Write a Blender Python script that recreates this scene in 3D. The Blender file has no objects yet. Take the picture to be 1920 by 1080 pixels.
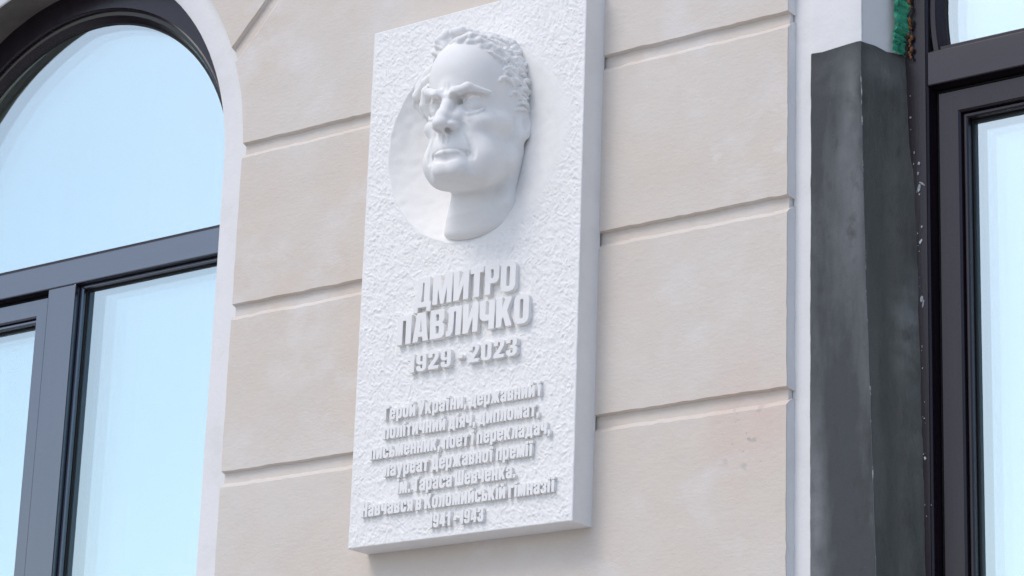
import bpy, bmesh, math, random
import numpy as np
from mathutils import Vector, Matrix

# ------------------------------------------------------------------ camera, sky, sun, exposure
SC = bpy.context.scene
COL = SC.collection
R = math.radians

cam_d = bpy.data.cameras.new('camera'); cam = bpy.data.objects.new('camera', cam_d); COL.objects.link(cam)
CX, CY, CZ = 5.0402, -4.5131, -1.4346
PITCH, ROLL, YAW, FPX = R(17.1712), R(1.995), R(37.3274), 5185.3
sy, cy_ = math.sin(YAW), math.cos(YAW); sp, cp = math.sin(PITCH), math.cos(PITCH)
fwd = Vector((-sy * cp, cy_ * cp, sp)); right = Vector((cy_, sy, 0)); up = right.cross(fwd)
r2 = right * math.cos(ROLL) + up * math.sin(ROLL); u2 = up * math.cos(ROLL) - right * math.sin(ROLL)
M4 = Matrix((r2, u2, -fwd)).transposed().to_4x4(); M4.translation = (CX, CY, CZ)
cam.matrix_world = M4
cam_d.sensor_width = 36; cam_d.lens = FPX / 1920 * 36; cam_d.clip_start = .05; cam_d.clip_end = 6000
SC.camera = cam

SUN_AZ = R(22)        # how far to the left of the facade's outward normal (-Y) the sun stands
SUN_EL = R(52)
to_sun = Vector((-math.sin(SUN_AZ) * math.cos(SUN_EL), -math.cos(SUN_AZ) * math.cos(SUN_EL), math.sin(SUN_EL)))
w = bpy.data.worlds.new('World'); SC.world = w; w.use_nodes = True
nt = w.node_tree; bg = nt.nodes['Background']
sky = nt.nodes.new('ShaderNodeTexSky'); sky.sky_type = 'NISHITA'; sky.sun_disc = False
sky.sun_elevation = SUN_EL; sky.sun_rotation = math.atan2(to_sun.x, to_sun.y)
sky.air_density = 1.0; sky.dust_density = 2.0; sky.ozone_density = 1.4
nt.links.new(sky.outputs[0], bg.inputs[0]); bg.inputs[1].default_value = .15
sl = bpy.data.lights.new('sun', 'SUN'); sl.energy = .58; sl.angle = R(22); sl.color = (1, .985, .955)
so = bpy.data.objects.new('sun', sl); COL.objects.link(so); so.rotation_euler = (-to_sun).to_track_quat('-Z', 'Y').to_euler()
so.location = to_sun * 30
SC.view_settings.view_transform = 'Standard'; SC.view_settings.look = 'None'
SC.view_settings.exposure = .43; SC.view_settings.gamma = 1

# ------------------------------------------------------------------ helpers
def hash2(ix, iz, seed):
    h = (ix.astype(np.int64) * 374761393 + iz.astype(np.int64) * 668265263 + seed * 974711) & 0xffffffff
    h = ((h ^ (h >> 13)) * 1274126177) & 0xffffffff
    h = (h ^ (h >> 16)) & 0xffffffff
    return h / 4294967295.0
def vnoise(x, z, seed=0):
    ix, iz = np.floor(x), np.floor(z); fx, fz = x - ix, z - iz
    fx = fx * fx * (3 - 2 * fx); fz = fz * fz * (3 - 2 * fz)
    a = hash2(ix, iz, seed); b = hash2(ix + 1, iz, seed); c = hash2(ix, iz + 1, seed); d = hash2(ix + 1, iz + 1, seed)
    return (a * (1 - fx) + b * fx) * (1 - fz) + (c * (1 - fx) + d * fx) * fz
def n1(t, seed=0):
    return float(vnoise(np.array([t]), np.array([seed * 7.31 + .5]), seed)[0]) * 2 - 1
def tag(o, label=None, cat=None, group=None, kind=None):
    if label: o['label'] = label
    if cat: o['category'] = cat
    if group: o['group'] = group
    if kind: o['kind'] = kind
    return o
def link(name, me, mats, parent=None, smooth=False):
    o = bpy.data.objects.new(name, me); COL.objects.link(o)
    for m in (mats if isinstance(mats, (list, tuple)) else [mats]): me.materials.append(m)
    if parent is not None: o.parent = parent
    if smooth:
        me.polygons.foreach_set('use_smooth', [True] * len(me.polygons))
    return o
def from_np(name, V, F):
    me = bpy.data.meshes.new(name); me.from_pydata([tuple(v) for v in V], [], [tuple(f) for f in F]); me.update(); return me
def empty(name, loc=(0, 0, 0), parent=None):
    o = bpy.data.objects.new(name, None); COL.objects.link(o); o.location = loc; o.empty_display_size = .1
    if parent is not None: o.parent = parent
    return o
class MB:
    def __init__(s): s.bm = bmesh.new()
    def quad(s, a, b, c, d, mi=0):
        f = s.bm.faces.new([s.bm.verts.new(p) for p in (a, b, c, d)]); f.material_index = mi; return f
    def box(s, x0, x1, y0, y1, z0, z1, bev=0, mi=0):
        vs = [s.bm.verts.new(p) for p in ((x0,y0,z0),(x1,y0,z0),(x1,y1,z0),(x0,y1,z0),(x0,y0,z1),(x1,y0,z1),(x1,y1,z1),(x0,y1,z1))]
        fs = [s.bm.faces.new([vs[i] for i in q]) for q in ((0,1,5,4),(1,2,6,5),(2,3,7,6),(3,0,4,7),(4,5,6,7),(3,2,1,0))]
        for f in fs: f.material_index = mi
        if bev:
            es = list({e for f in fs for e in f.edges})
            r = bmesh.ops.bevel(s.bm, geom=es, offset=bev, segments=2, affect='EDGES', profile=.5)
            for f in r['faces']: f.material_index = mi
    def rings(s, rings, mi=0, closed=True, cap0=False, cap1=False):
        VS = [[s.bm.verts.new(p) for p in r] for r in rings]
        n = len(VS[0])
        for a, b in zip(VS, VS[1:]):
            for i in range(n if closed else n - 1):
                j = (i + 1) % n
                f = s.bm.faces.new((a[i], a[j], b[j], b[i])); f.material_index = mi
        if cap0: s.bm.faces.new(VS[0][::-1]).material_index = mi
        if cap1: s.bm.faces.new(VS[-1]).material_index = mi
        return VS
    def build(s, name, mats, parent=None, smooth=False, norm=True, auto=False, ang=38):
        if norm: bmesh.ops.recalc_face_normals(s.bm, faces=s.bm.faces[:])
        me = bpy.data.meshes.new(name); s.bm.to_mesh(me); s.bm.free()
        if auto: smooth = True
        o = link(name, me, mats, parent, smooth)
        if auto: me.set_sharp_from_angle(angle=R(ang))
        return o

# ------------------------------------------------------------------ materials
def mat(name, base, rough=.8, spec=.3, noise=None, bump=None, noise2=None, coords='Object'):
    """noise = (scale, other colour, lo, hi[, stretch]); bump = list of (scale, strength, distance)"""
    m = bpy.data.materials.new(name); m.use_nodes = True; t = m.node_tree; b = t.nodes['Principled BSDF']
    b.inputs['Roughness'].default_value = rough; b.inputs['Specular IOR Level'].default_value = spec
    b.inputs['Base Color'].default_value = (*base, 1)
    tc = t.nodes.new('ShaderNodeTexCoord'); prev = None
    for i, nz in enumerate([q for q in (noise, noise2) if q]):
        mp = t.nodes.new('ShaderNodeMapping'); t.links.new(tc.outputs[coords], mp.inputs[0])
        if len(nz) > 4: mp.inputs['Scale'].default_value = nz[4]
        mp.inputs['Location'].default_value = (i * 3.1, 1.7 * i, .3)
        nn = t.nodes.new('ShaderNodeTexNoise'); nn.inputs['Scale'].default_value = nz[0]; nn.inputs['Detail'].default_value = 6; nn.inputs['Roughness'].default_value = .62
        t.links.new(mp.outputs[0], nn.inputs['Vector'])
        cr = t.nodes.new('ShaderNodeValToRGB'); cr.color_ramp.elements[0].position = nz[2]; cr.color_ramp.elements[1].position = nz[3]
        cr.color_ramp.elements[0].color = (0, 0, 0, 1); cr.color_ramp.elements[1].color = (1, 1, 1, 1)
        t.links.new(nn.outputs['Fac'], cr.inputs[0])
        mx = t.nodes.new('ShaderNodeMix'); mx.data_type = 'RGBA'
        t.links.new(cr.outputs[0], mx.inputs[0])
        if prev is None: mx.inputs[6].default_value = (*base, 1)
        else: t.links.new(prev, mx.inputs[6])
        mx.inputs[7].default_value = (*nz[1], 1); prev = mx.outputs[2]
    if prev is not None: t.links.new(prev, b.inputs['Base Color'])
    pb = None
    for bp in (bump or []):
        mp = t.nodes.new('ShaderNodeMapping'); t.links.new(tc.outputs[coords], mp.inputs[0])
        if len(bp) > 3: mp.inputs['Scale'].default_value = bp[3]
        nn = t.nodes.new('ShaderNodeTexNoise'); nn.inputs['Scale'].default_value = bp[0]; nn.inputs['Detail'].default_value = 5
        t.links.new(mp.outputs[0], nn.inputs['Vector'])
        bu = t.nodes.new('ShaderNodeBump'); bu.inputs['Strength'].default_value = bp[1]; bu.inputs['Distance'].default_value = bp[2]
        t.links.new(nn.outputs['Fac'], bu.inputs['Height'])
        if pb: t.links.new(pb, bu.inputs['Normal'])
        pb = bu.outputs[0]
    if pb: t.links.new(pb, b.inputs['Normal'])
    return m

STUCCO = mat('beige_stucco', (.648, .568, .490), .9, .15, (2.2, (.672, .622, .566), .36, .66), [(7, .25, .02), (60, .22, .004, (1, 1, 2.2)), (260, .25, .0015)], (5.5, (.70, .655, .615), .52, .72, (1, 1, 1.5)))
def stain(m, centre, size, col, scale, lo, hi):
    t = m.node_tree; b = t.nodes['Principled BSDF']; src = b.inputs['Base Color'].links[0].from_socket
    tc = t.nodes.new('ShaderNodeTexCoord'); mp = t.nodes.new('ShaderNodeMapping'); mp.vector_type = 'TEXTURE'
    mp.inputs['Location'].default_value = centre; mp.inputs['Scale'].default_value = size; t.links.new(tc.outputs['Object'], mp.inputs[0])
    gr = t.nodes.new('ShaderNodeTexGradient'); gr.gradient_type = 'SPHERICAL'; t.links.new(mp.outputs[0], gr.inputs[0])
    nn = t.nodes.new('ShaderNodeTexNoise'); nn.inputs['Scale'].default_value = scale; nn.inputs['Detail'].default_value = 5; t.links.new(tc.outputs['Object'], nn.inputs['Vector'])
    cr = t.nodes.new('ShaderNodeValToRGB'); cr.color_ramp.elements[0].position = lo; cr.color_ramp.elements[1].position = hi; t.links.new(nn.outputs['Fac'], cr.inputs[0])
    mu = t.nodes.new('ShaderNodeMath'); mu.operation = 'MULTIPLY'; t.links.new(cr.outputs[0], mu.inputs[0]); t.links.new(gr.outputs['Fac'], mu.inputs[1])
    mx = t.nodes.new('ShaderNodeMix'); mx.data_type = 'RGBA'; t.links.new(mu.outputs[0], mx.inputs[0]); t.links.new(src, mx.inputs[6]); mx.inputs[7].default_value = (*col, 1)
    t.links.new(mx.outputs[2], b.inputs['Base Color'])
stain(STUCCO, (2.205, 0, -.04), (.13, .3, .20), (.655, .515, .44), 7, .34, .62)
stain(STUCCO, (2.185, 0, -.075), (.075, .3, .11), (.40, .38, .36), 38, .585, .64)
stain(STUCCO, (1.0, 0, .28), (.16, .3, .11), (.71, .665, .62), 9, .42, .60)
stain(STUCCO, (2.15, 0, .52), (.25, .3, .06), (.73, .69, .65), 16, .57, .66)
WHITE = mat('white_limewash', (.76, .75, .74), .9, .15, (9, (.69, .675, .66), .5, .75), [(14, .2, .01), (130, .25, .002)])
SOFFIT = mat('shaded_render', (.19, .17, .15), .9, .15, (8, (.13, .115, .10), .4, .7), [(60, .4, .004)])  # left reveal's grey plaster, colour darkened to paint in the shade of the recess
DARKPL = mat('dark_cement_plaster', (.075, .080, .083), 0.95, .12, (5.0, (.165, .172, .178), .45, .72, (1.6, 1, .35)), [(9, .5, .012), (70, .5, .003, (1, 1, .5)), (300, .4, .001)], (17, (.06, .063, .06), .55, .75, (1, 1, .6)))
DARKPL2 = mat('olive_cement_plaster', (.092, .095, .090), .95, .12, (6.0, (.145, .148, .138), .46, .75, (1, 1.6, .3)), [(9, .5, .012), (70, .5, .003, (1, 1, .5)), (300, .4, .001)], (17, (.07, .072, .067), .55, .75, (1, 1, .5)))
stain(DARKPL, (2.425, .02, .58), (.022, .2, .16), (.18, .187, .19), 20, .30, .60)
stain(DARKPL, (2.345, .02, -.30), (.030, .2, .34), (.20, .207, .215), 14, .36, .62)
stain(DARKPL, (2.40, .02, .66), (.09, .2, .06), (.15, .155, .16), 12, .30, .60)
stain(DARKPL2, (2.50, .11, .12), (.05, .06, .16), (.20, .205, .20), 16, .40, .60)
stain(DARKPL2, (2.47, .07, .66), (.06, .08, .05), (.17, .172, .168), 14, .35, .60)
FLECK = mat('pale_fleck', (.11, .115, .118), .85, .2, (42, (.42, .42, .41), .56, .66, (1, 1, .8)), None)
CRUMB = mat('plaster_crumbs', (.27, .29, .31), .85, .2, (80, (.5, .52, .54), .5, .6), None)
FRAME = mat('dark_brown_foil', (.013, .008, .0125), .24, .5, (40, (.019, .013, .018), .4, .7, (1, 1, .08)), [(220, .18, .0006, (1, 1, .06)), (3, .05, .01)])
FRAMEH = mat('dark_brown_foil_across', (.013, .008, .0125), .24, .5, (40, (.019, .013, .018), .4, .7, (.08, 1, 1)), [(220, .18, .0006, (.06, 1, 1)), (3, .05, .01)])
GASKET = mat('black_gasket', (.012, .012, .013), .55, .4)
SPACER = mat('spacer_bar', (.10, .105, .11), .4, .5)
GREEN = mat('green_tape', (.05, .34, .20), .6, .35, (60, (.015, .12, .075), .5, .68), [(90, .6, .004)])
ORANGE = mat('orange_foam', (.22, .10, .04), .85, .2, (120, (.17, .07, .03), .45, .65), [(150, .9, .004)])
STONE = mat('white_stone', (.84, .825, .80), .75, .25, (16, (.80, .785, .76), .45, .7), [(420, .10, .0008)])
STONE_ROUGH = mat('white_stone_hammered', (.845, .83, .805), .78, .25, (30, (.80, .785, .755), .45, .7), [(330, .3, .0012)])
CURT = mat('white_curtain', (.8, .8, .8), .9, .1)
ROOM = mat('room_paint', (.55, .54, .52), .9, .1)
PAVE = mat('pavement_slabs', (.44, .43, .415), .9, .2, (.8, (.38, .37, .36), .4, .65), [(30, .3, .01)])

GLASS = bpy.data.materials.new('coated_glass'); GLASS.use_nodes = True
t = GLASS.node_tree; t.nodes.remove(t.nodes['Principled BSDF'])
gl = t.nodes.new('ShaderNodeBsdfGlossy'); gl.inputs['Roughness'].default_value = 0.004; gl.inputs['Color'].default_value = (.88, .98, .95, 1)
tr = t.nodes.new('ShaderNodeBsdfTransparent'); tr.inputs['Color'].default_value = (.90, .955, .97, 1)
ms = t.nodes.new('ShaderNodeMixShader'); ms.inputs[0].default_value = .46
t.links.new(tr.outputs[0], ms.inputs[1]); t.links.new(gl.outputs[0], ms.inputs[2])
t.links.new(ms.outputs[0], t.nodes['Material Output'].inputs[0])

FOIL = FRAME
GLOSSY = mat('glossy_brown_foil', (.016, .012, .020), .20, .5, (40, (.024, .019, .028), .4, .7, (1, 1, .08)), [(220, .12, .0005, (1, 1, .06)), (3, .05, .01)])
GLOSSYH = mat('glossy_brown_foil_across', (.016, .012, .020), .20, .5, (40, (.024, .019, .028), .4, .7, (.08, 1, 1)), [(220, .12, .0005, (.06, 1, 1)), (3, .05, .01)])
for m_ in (GLOSSY, GLOSSYH): m_.node_tree.nodes['Principled BSDF'].inputs['Specular Tint'].default_value = (.84, .92, 1, 1)
for m_, io in ((FRAME, 1.46), (FRAMEH, 1.55), (GLOSSY, 2.5), (GLOSSYH, 2.5)): m_.node_tree.nodes['Principled BSDF'].inputs['IOR'].default_value = io

# ------------------------------------------------------------------ ground
GZ = -3.05
g = MB(); g.quad((-1500, -1500, GZ), (1500, -1500, GZ), (1500, 1500, GZ), (-1500, 1500, GZ))
tag(g.build('pavement', PAVE), kind='structure')

# ------------------------------------------------------------------ building
B = empty('stucco_building', (1.5, 0, GZ))
tag(B, 'beige rusticated stucco facade with arched dark framed windows either side of the white plaque', 'building')
Binv = Matrix.Translation((-1.5, 0, -GZ))
def child(o, p=B):
    o.matrix_parent_inverse = Binv.copy() if p is B else p.matrix_world.inverted(); return o

LX, LZ, LRI, LRO = .065, .785, .632, .712        # left window: arch centre, arris radius, surround radius
RX, RZ, RRI, RRO = 3.09, .80, .643, .7995          # right window
WB = -1.25                                         # sill level of both openings
def arch(cx, cz, r, zb, n=48, rx=None):
    """right-hand foot -> over -> left-hand foot"""
    pts = [(cx + r, zb)]
    k = 14
    pts += [(cx + r, zb + (cz - zb) * i / k) for i in range(1, k)]
    pts += [(cx + r * math.cos(math.pi * i / n), cz + r * math.sin(math.pi * i / n)) for i in range(n + 1)]
    pts += [(cx - r, zb + (cz - zb) * i / k) for i in range(k - 1, 0, -1)]
    return pts + [(cx - r, zb)]

wall = MB()
GD = .028                                          # depth of the joints behind the block faces
X0, X1, ZT = -2.6, 6.4, 3.6
# backing wall with the two arched openings
def loop(bm, pts, y):
    vs = [bm.verts.new((p[0], y, p[1])) for p in pts]
    return [bm.edges.new((vs[i], vs[(i + 1) % len(vs)])) for i in range(len(vs))]
es = loop(wall.bm, [(X0, GZ), (X1, GZ), (X1, ZT), (X0, ZT)], GD)
es += loop(wall.bm, arch(LX, LZ, LRI + .006, WB), GD)
es += loop(wall.bm, arch(RX, RZ, RRI + .006, WB), GD)
bmesh.ops.triangle_fill(wall.bm, use_beauty=True, use_dissolve=False, edges=es)
# body of the building behind
wall.box(X0, X1, 7.9, 8.2, GZ, ZT); wall.box(X0, X0 + .3, GD + .002, 7.9, GZ, ZT); wall.box(X1 - .3, X1, GD + .002, 7.9, GZ, ZT); wall.box(X0 + .3, X1 - .3, GD + .002, 7.9, ZT - .3, ZT)

def block(pts, top=.0, seed=0, y1=GD + .004):
    """pts: outline at the joint floor (x, z, dx, dz): d = inset reaching the face; built as a bevelled block with slightly uneven edges"""
    P = []
    n = len(pts)
    for i in range(n):
        a, b = pts[i], pts[(i + 1) % n]
        L = math.hypot(b[0] - a[0], b[1] - a[1]); m = max(1, int(L / .02))
        for k in range(m):
            f = k / m
            j = .0 if k == 0 else 1
            q = [a[c] * (1 - f) + b[c] * f for c in range(4)]
            s = (q[0] + q[1]) * 40
            jit = (n1(s, seed) * .0010 + n1(s * 4.3, seed + 5) * .0007)
            ln = math.hypot(q[2], q[3]) or 1
            jx, jz = q[2] / ln * jit, q[3] / ln * jit
            P.append((q[0] + jx * .5, q[1] + jz * .5, q[2], q[3], jx, jz))
    def ring(f, y): return [(p[0] + p[2] * f + p[4], y, p[1] + p[3] * f + p[5]) for p in P]
    wall.rings([ring(0, y1), ring(.12, GD * .62), ring(.55, GD * .24), ring(.86, .0022), ring(1.0, 0)], cap1=True)
BT, TP, SD = .0045, .018, .004                     # bottom, top and side insets of a block
def rect(x0, x1, z0, z1, seed):
    block([(x0, z0, SD, BT), (x1, z0, -SD, BT), (x1, z1, -SD, -TP), (x0, z1, SD, -TP)], seed=seed)
JT, JB = .004, -.012                               # block bottom sits this much above a joint line, block top (at depth) below
def course(k): return .4 * k + JT, .4 * (k + 1) + JB
LBx0, LBx1 = LX - LRO, LX + LRO
RBx0, RBx1 = RX - RRO, RX + RRO
for k in range(-7, 9):
    z0, z1 = course(k)
    if k == -7: z0 = GZ - .05
    if k >= 4 or k < -3: rect(X0, X1, z0, z1, k + 20)
    elif k < 2:
        rect(X0, LBx0, z0, z1, k + 40); rect(LBx1, RBx0, z0, z1, k + 60); rect(RBx1, X1, z0, z1, k + 80)
def arcpts(cx, cz, r, a0, a1, n=16):
    return [(cx + r * math.cos(a0 + (a1 - a0) * i / n), cz + r * math.sin(a0 + (a1 - a0) * i / n), SD * math.cos(a0 + (a1 - a0) * i / n), SD * math.sin(a0 + (a1 - a0) * i / n)) for i in range(n + 1)]
z0, z1 = course(2); z3 = course(3)[1]
def bend(cx, cz, r, sgn, xs):
    """blocks that meet an arch: the springing block's end and the first slanted voussoir; returns outline of the springing block end (bottom to top)"""
    a = math.asin((1.036 - cz) / r)
    out = [(cx + sgn * r, z0, sgn * SD, BT)]
    arc = arcpts(cx, cz, r, max(0, math.asin(max(-.99, min(1, (z0 - cz) / r)))), a)[1:]
    arc = [(cx + sgn * (q[0] - cx), q[1], sgn * q[2], q[3]) for q in arc]
    arc[-1] = (arc[-1][0], arc[-1][1], sgn * .017, -.008)
    tx = arc[-1][0] + sgn * (z1 - 1.036) * .97
    return out + arc + [(tx, z1, sgn * .010, -TP)], a, tx
oL, aL, tL = bend(LX, LZ, LRO, 1, 0); oR, aR, tR = bend(RX, RZ, RRO, -1, 0)
block(oR + list(reversed(oL)), seed=7) if False else block(list(oL)[::-1] + oR, seed=7)
oL2, aL2, tL2 = bend(LX, LZ, LRO, -1, 0); block([(X0, z0, SD, BT)] + oL2 + [(X0, z1, SD, -TP)], seed=8)
oR2, aR2, tR2 = bend(RX, RZ, RRO, 1, 0); block([(X1, z0, -SD, BT), (X1, z1, -SD, -TP)] + oR2[::-1], seed=9)
for cx, cz, r, a, tx in ((LX, LZ, LRO, aL, tL), (RX, RZ, RRO, aR2, tR2)):
    for sgn in (1, -1):
        a0 = math.asin((1.056 - cz) / r); a1 = R(63)
        A = arcpts(cx, cz, r, a0, a1)
        A = [(cx + sgn * (q[0] - cx), q[1], sgn * q[2], q[3]) for q in A]
        A[0] = (A[0][0], A[0][1], 0, BT * 2)
        ex = A[0][0] + sgn * (1.2 - 1.056) * .97
        top = cx + sgn * (r * math.cos(a1) + (z3 - cz - r * math.sin(a1)) * .36)
        block([(ex, 1.2, -sgn * .002, .003)] + A + [(top, z3, sgn * SD, -TP), (ex, z3, -sgn * SD, -TP)], seed=11 + sgn)
    A = arcpts(cx, cz, r, R(64.5), R(115.5))
    t0 = cx + r * math.cos(R(64.5)) + (z3 - cz - r * math.sin(R(64.5))) * .36
    t1 = 2 * cx - t0
    block([(t0, z3, -SD, -TP)] + A + [(t1, z3, SD, -TP)], seed=14)
z30, z31 = course(3)
rect(A0 := LX + LRO * .965 + .16, RX - (RRO * .965 + .16), z30, z31, 31); rect(X0, LX - LRO * .965 - .16, z30, z31, 32); rect(RX + RRO * .965 + .16, X1, z30, z31, 33)
JF = .0112
for k in range(-6, 10):
    if k > 3 or k < -2: spans = [(X0, X1)]
    elif k == 3: spans = [(LBx1 + .18, RBx0 - .18)]
    else: spans = [(X0, LBx0 - .006), (LBx1 + .006, RBx0 - .006), (RBx1 + .006, X1)]
    for a_, b_ in spans: wall.box(a_, b_, JF, GD + .003, .4 * k - .030, .4 * k + .016)
for cx, cz, r, a in ((LX, LZ, LRO, aL), (RX, RZ, RRO, aR2)):
    for sgn in (1, -1):
        p0 = (cx + sgn * (r * math.cos(a) + .004), 1.040); p1 = (p0[0] + sgn * .15, p0[1] + .155)
        q_ = [(p0[0] + sgn * .004, p0[1] - .016), (p1[0] + sgn * .016, p1[1] - .016), (p1[0] - sgn * .016, p1[1] + .016), (p0[0] - sgn * .008, p0[1] + .022)]
        wall.rings([[(x_, GD + .003, z_) for x_, z_ in q_], [(x_, JF, z_) for x_, z_ in q_]], cap1=True)
bmesh.ops.recalc_face_normals(wall.bm, faces=wall.bm.faces[:])
for f_ in wall.bm.faces:
    c_ = f_.calc_center_median()
    if c_.z > 1.7 or not .003 < c_.y < .04: continue
    near = any(abs(math.hypot(c_.x - a_, max(0, c_.z - b_)) - r_) < .010 for a_, b_, r_ in ((LX, LZ, LRO), (RX, RZ, RRO)))
    if near and abs(f_.normal.x) + abs(f_.normal.z) > .5 and (abs(f_.normal.x) > .6 or c_.z > .82): f_.material_index = 1
child(wall.build('wall', [STUCCO, WHITE], B, auto=True))

# white surrounds and reveals of the openings
def strip_rings(path, prof, seed=0, jit=.0012):
    """sweep: each ring = the path shifted radially by dr at depth y"""
    out = []
    n = len(path)
    for (dr, y) in prof:
        ring = []
        for i, p in enumerate(path):
            a, b = path[max(0, i - 1)], path[min(n - 1, i + 1)]
            tx, tz = b[0] - a[0], b[1] - a[1]; L = math.hypot(tx, tz); nx, nz = tz / L, -tx / L
            j = n1(i * .9 + y * 50, seed) * jit
            ring.append((p[0] + nx * (dr + j), y, p[1] + nz * (dr + j)))
        out.append(ring)
    return out
s = MB()
p = arch(LX, LZ, LRI, WB, 64)
s.rings(strip_rings(p, [(LRO - LRI + .004, .0262), (.05, .0258), (.004, .0255), (.001, .0275), (0, .031)], 3, .0009), closed=False)
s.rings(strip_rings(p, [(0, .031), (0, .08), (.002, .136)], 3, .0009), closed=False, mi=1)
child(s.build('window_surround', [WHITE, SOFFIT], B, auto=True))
s = MB()
p = arch(RX, RZ, RRI, WB, 64)
s.rings(strip_rings(p, [(RRO - RRI + .004, .0262), (.122, .0258), (.117, .0252), (.115, .0215), (.06, .021), (.004, .0212), (.001, .0225), (0, .026)], 4, .0009), closed=False)
s.rings(strip_rings(p, [(0, .026), (-.014, .07), (-.034, .122)], 4, .0014), closed=False)
child(s.build('window_surround', [WHITE], B, auto=True))

# dark cement plaster on the left jamb of the right window
def lerp(a, b, f): return a + (b - a) * f
def cornerx(z): return np.interp(z, [-1.25, -.39, -.03, .19, .49, .72], [2.500, 2.476, 2.465, 2.457, 2.450, 2.447])
def innerx(z): return np.interp(z, [-1.25, -.30, .03, .2, .43, .51, .70], [2.530, 2.517, 2.512, 2.507, 2.503, 2.491, 2.484]) + .003
d = MB(); zs = [WB + .01 + i * .012 for i in range(int((.705 - WB) / .012) + 1)]
cols_f = [0, .04, .25, .5, .75, .93, .985, 1.0]
rows = []
for iz, z in enumerate(zs):
    last = iz == len(zs) - 1
    row = []
    cxz = cornerx(z) + n1(z * 35, 2) * .0006 + n1(z * 9, 3) * .0010
    lx = 2.328 + n1(z * 30, 5) * .0007 + n1(z * 110, 15) * .0004
    for f in cols_f:
        zz = z + ((n1(f * 6, 9) * .005 + .004 * f) if last else 0)
        y = .0165 + n1(z * 6 + f * 3, 6) * .0012 + (.006 if f == 0 else 0) + (.0012 if f > .99 else 0)
        row.append((lerp(lx, cxz, f), y, zz))
    rows.append(row)
d.rings([[rows[r][c] for r in range(len(zs))] for c in range(len(cols_f))], closed=False)
rev = []
for f in (0, .012, .10, .33, .55, .575, .8, 1.0):
    ring = []
    for iz, z in enumerate(zs):
        last = iz == len(zs) - 1
        a = rows[iz][-1]
        ix = innerx(z) + n1(z * 60, 12) * .0013 + n1(z * 13, 13) * .0014
        stp = (-.0022 if f in (.33, .55) else 0) * (1 if -.5 < z < .35 else 0)
        zz = z + ((n1(f * 5, 10) * .005 + .004) if last else 0)
        ring.append((lerp(a[0], ix, f) + stp, lerp(a[1], .1305, f), zz))
    rev.append(ring)
d.rings(rev, mi=1, closed=False)
# end faces closing the coat's left edge and top against the surround
d.rings([[r[0] for r in rows], [(r[0][0] - .001, .0268, r[0][2]) for r in rows]], closed=False)
d.rings([[q for q in rows[-1]], [(q[0], .0245, q[2] + .0005) for q in rows[-1]]], closed=False)
d.rings([[rg[-1] for rg in rev], [(rg[-1][0] - .012, rg[-1][1] + .004, rg[-1][2]) for rg in rev]], closed=False)
jamb = child(d.build('jamb_plaster', [DARKPL, DARKPL2], B, auto=True))
jamb['label'] = 'fresh dark grey cement coat on the left jamb of the right window'
cb = MB(); B0 = [r[-1] for r in rows]
cb.rings([[(q[0] - .0010, q[1] - .0005, q[2]) for q in B0], [(q[0] + .0003, q[1] - .0011, q[2]) for q in B0], [(q[0] + .0010, q[1] + .0012, q[2]) for q in B0]], closed=False)
child(cb.build('corner_bead', FLECK, B))

# green tape and orange foam in the gap above the dark coat
gt = MB(); rr = random.Random(11)
rows_t = []
for i in range(46):
    z = .705 + i * .0065
    ex = 2.483 + .007 * n1(i * .37, 21) + .005 * n1(i * 1.3, 22) - (.006 if i < 8 else 0)
    ww = .013 + .006 * n1(i * .45, 23) + .008 * n1(i * 1.3, 29)
    if i < 16: ww *= .55 + i * .028
    rows_t.append([(ex, .088 + .003 * n1(i * .9, 24), z), (ex + ww * .35, .094 + .006 * n1(i * .8, 25), z + .003 * n1(i * .7, 26)), (ex + ww * .75, .112 + .006 * n1(i * .9, 27), z), (ex + ww, .124, z + .004 * n1(i, 28))])
def archshift(q):
    z = q[2]
    dx = .62 - math.sqrt(max(.02, .62 ** 2 - max(0, z - RZ) ** 2))
    return (q[0] + dx, q[1], q[2])
gt.rings([[archshift(rows_t[r][c]) for r in range(len(rows_t))] for c in range(4)], closed=False)
tp = child(gt.build('sealing_tape', GREEN, B, auto=False)); tp['label'] = 'torn green sealing tape at the window edge'
fo = MB()
for i in range(44):
    z = .700 + i * .0062 + rr.uniform(-.002, .002)
    if i in (9, 15, 16, 24, 31): continue
    rad = rr.uniform(.0022, .0052)
    c = archshift((2.5020 + rr.uniform(-.003, .003), .121 + rr.uniform(-.003, .004), z))
    bmesh.ops.create_icosphere(fo.bm, subdivisions=2, radius=rad, matrix=Matrix.Translation(c) @ Matrix.Diagonal((.7, .8, rr.uniform(.8, 1.5), 1)))
for v in fo.bm.verts: v.co += Vector((n1(v.co.z * 400, 31), n1(v.co.x * 400, 32), n1(v.co.y * 400, 33))) * .0015
fm = child(fo.build('foam_seal', ORANGE, B, smooth=True)); fm['label'] = 'rough orange foam behind the green tape'

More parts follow.
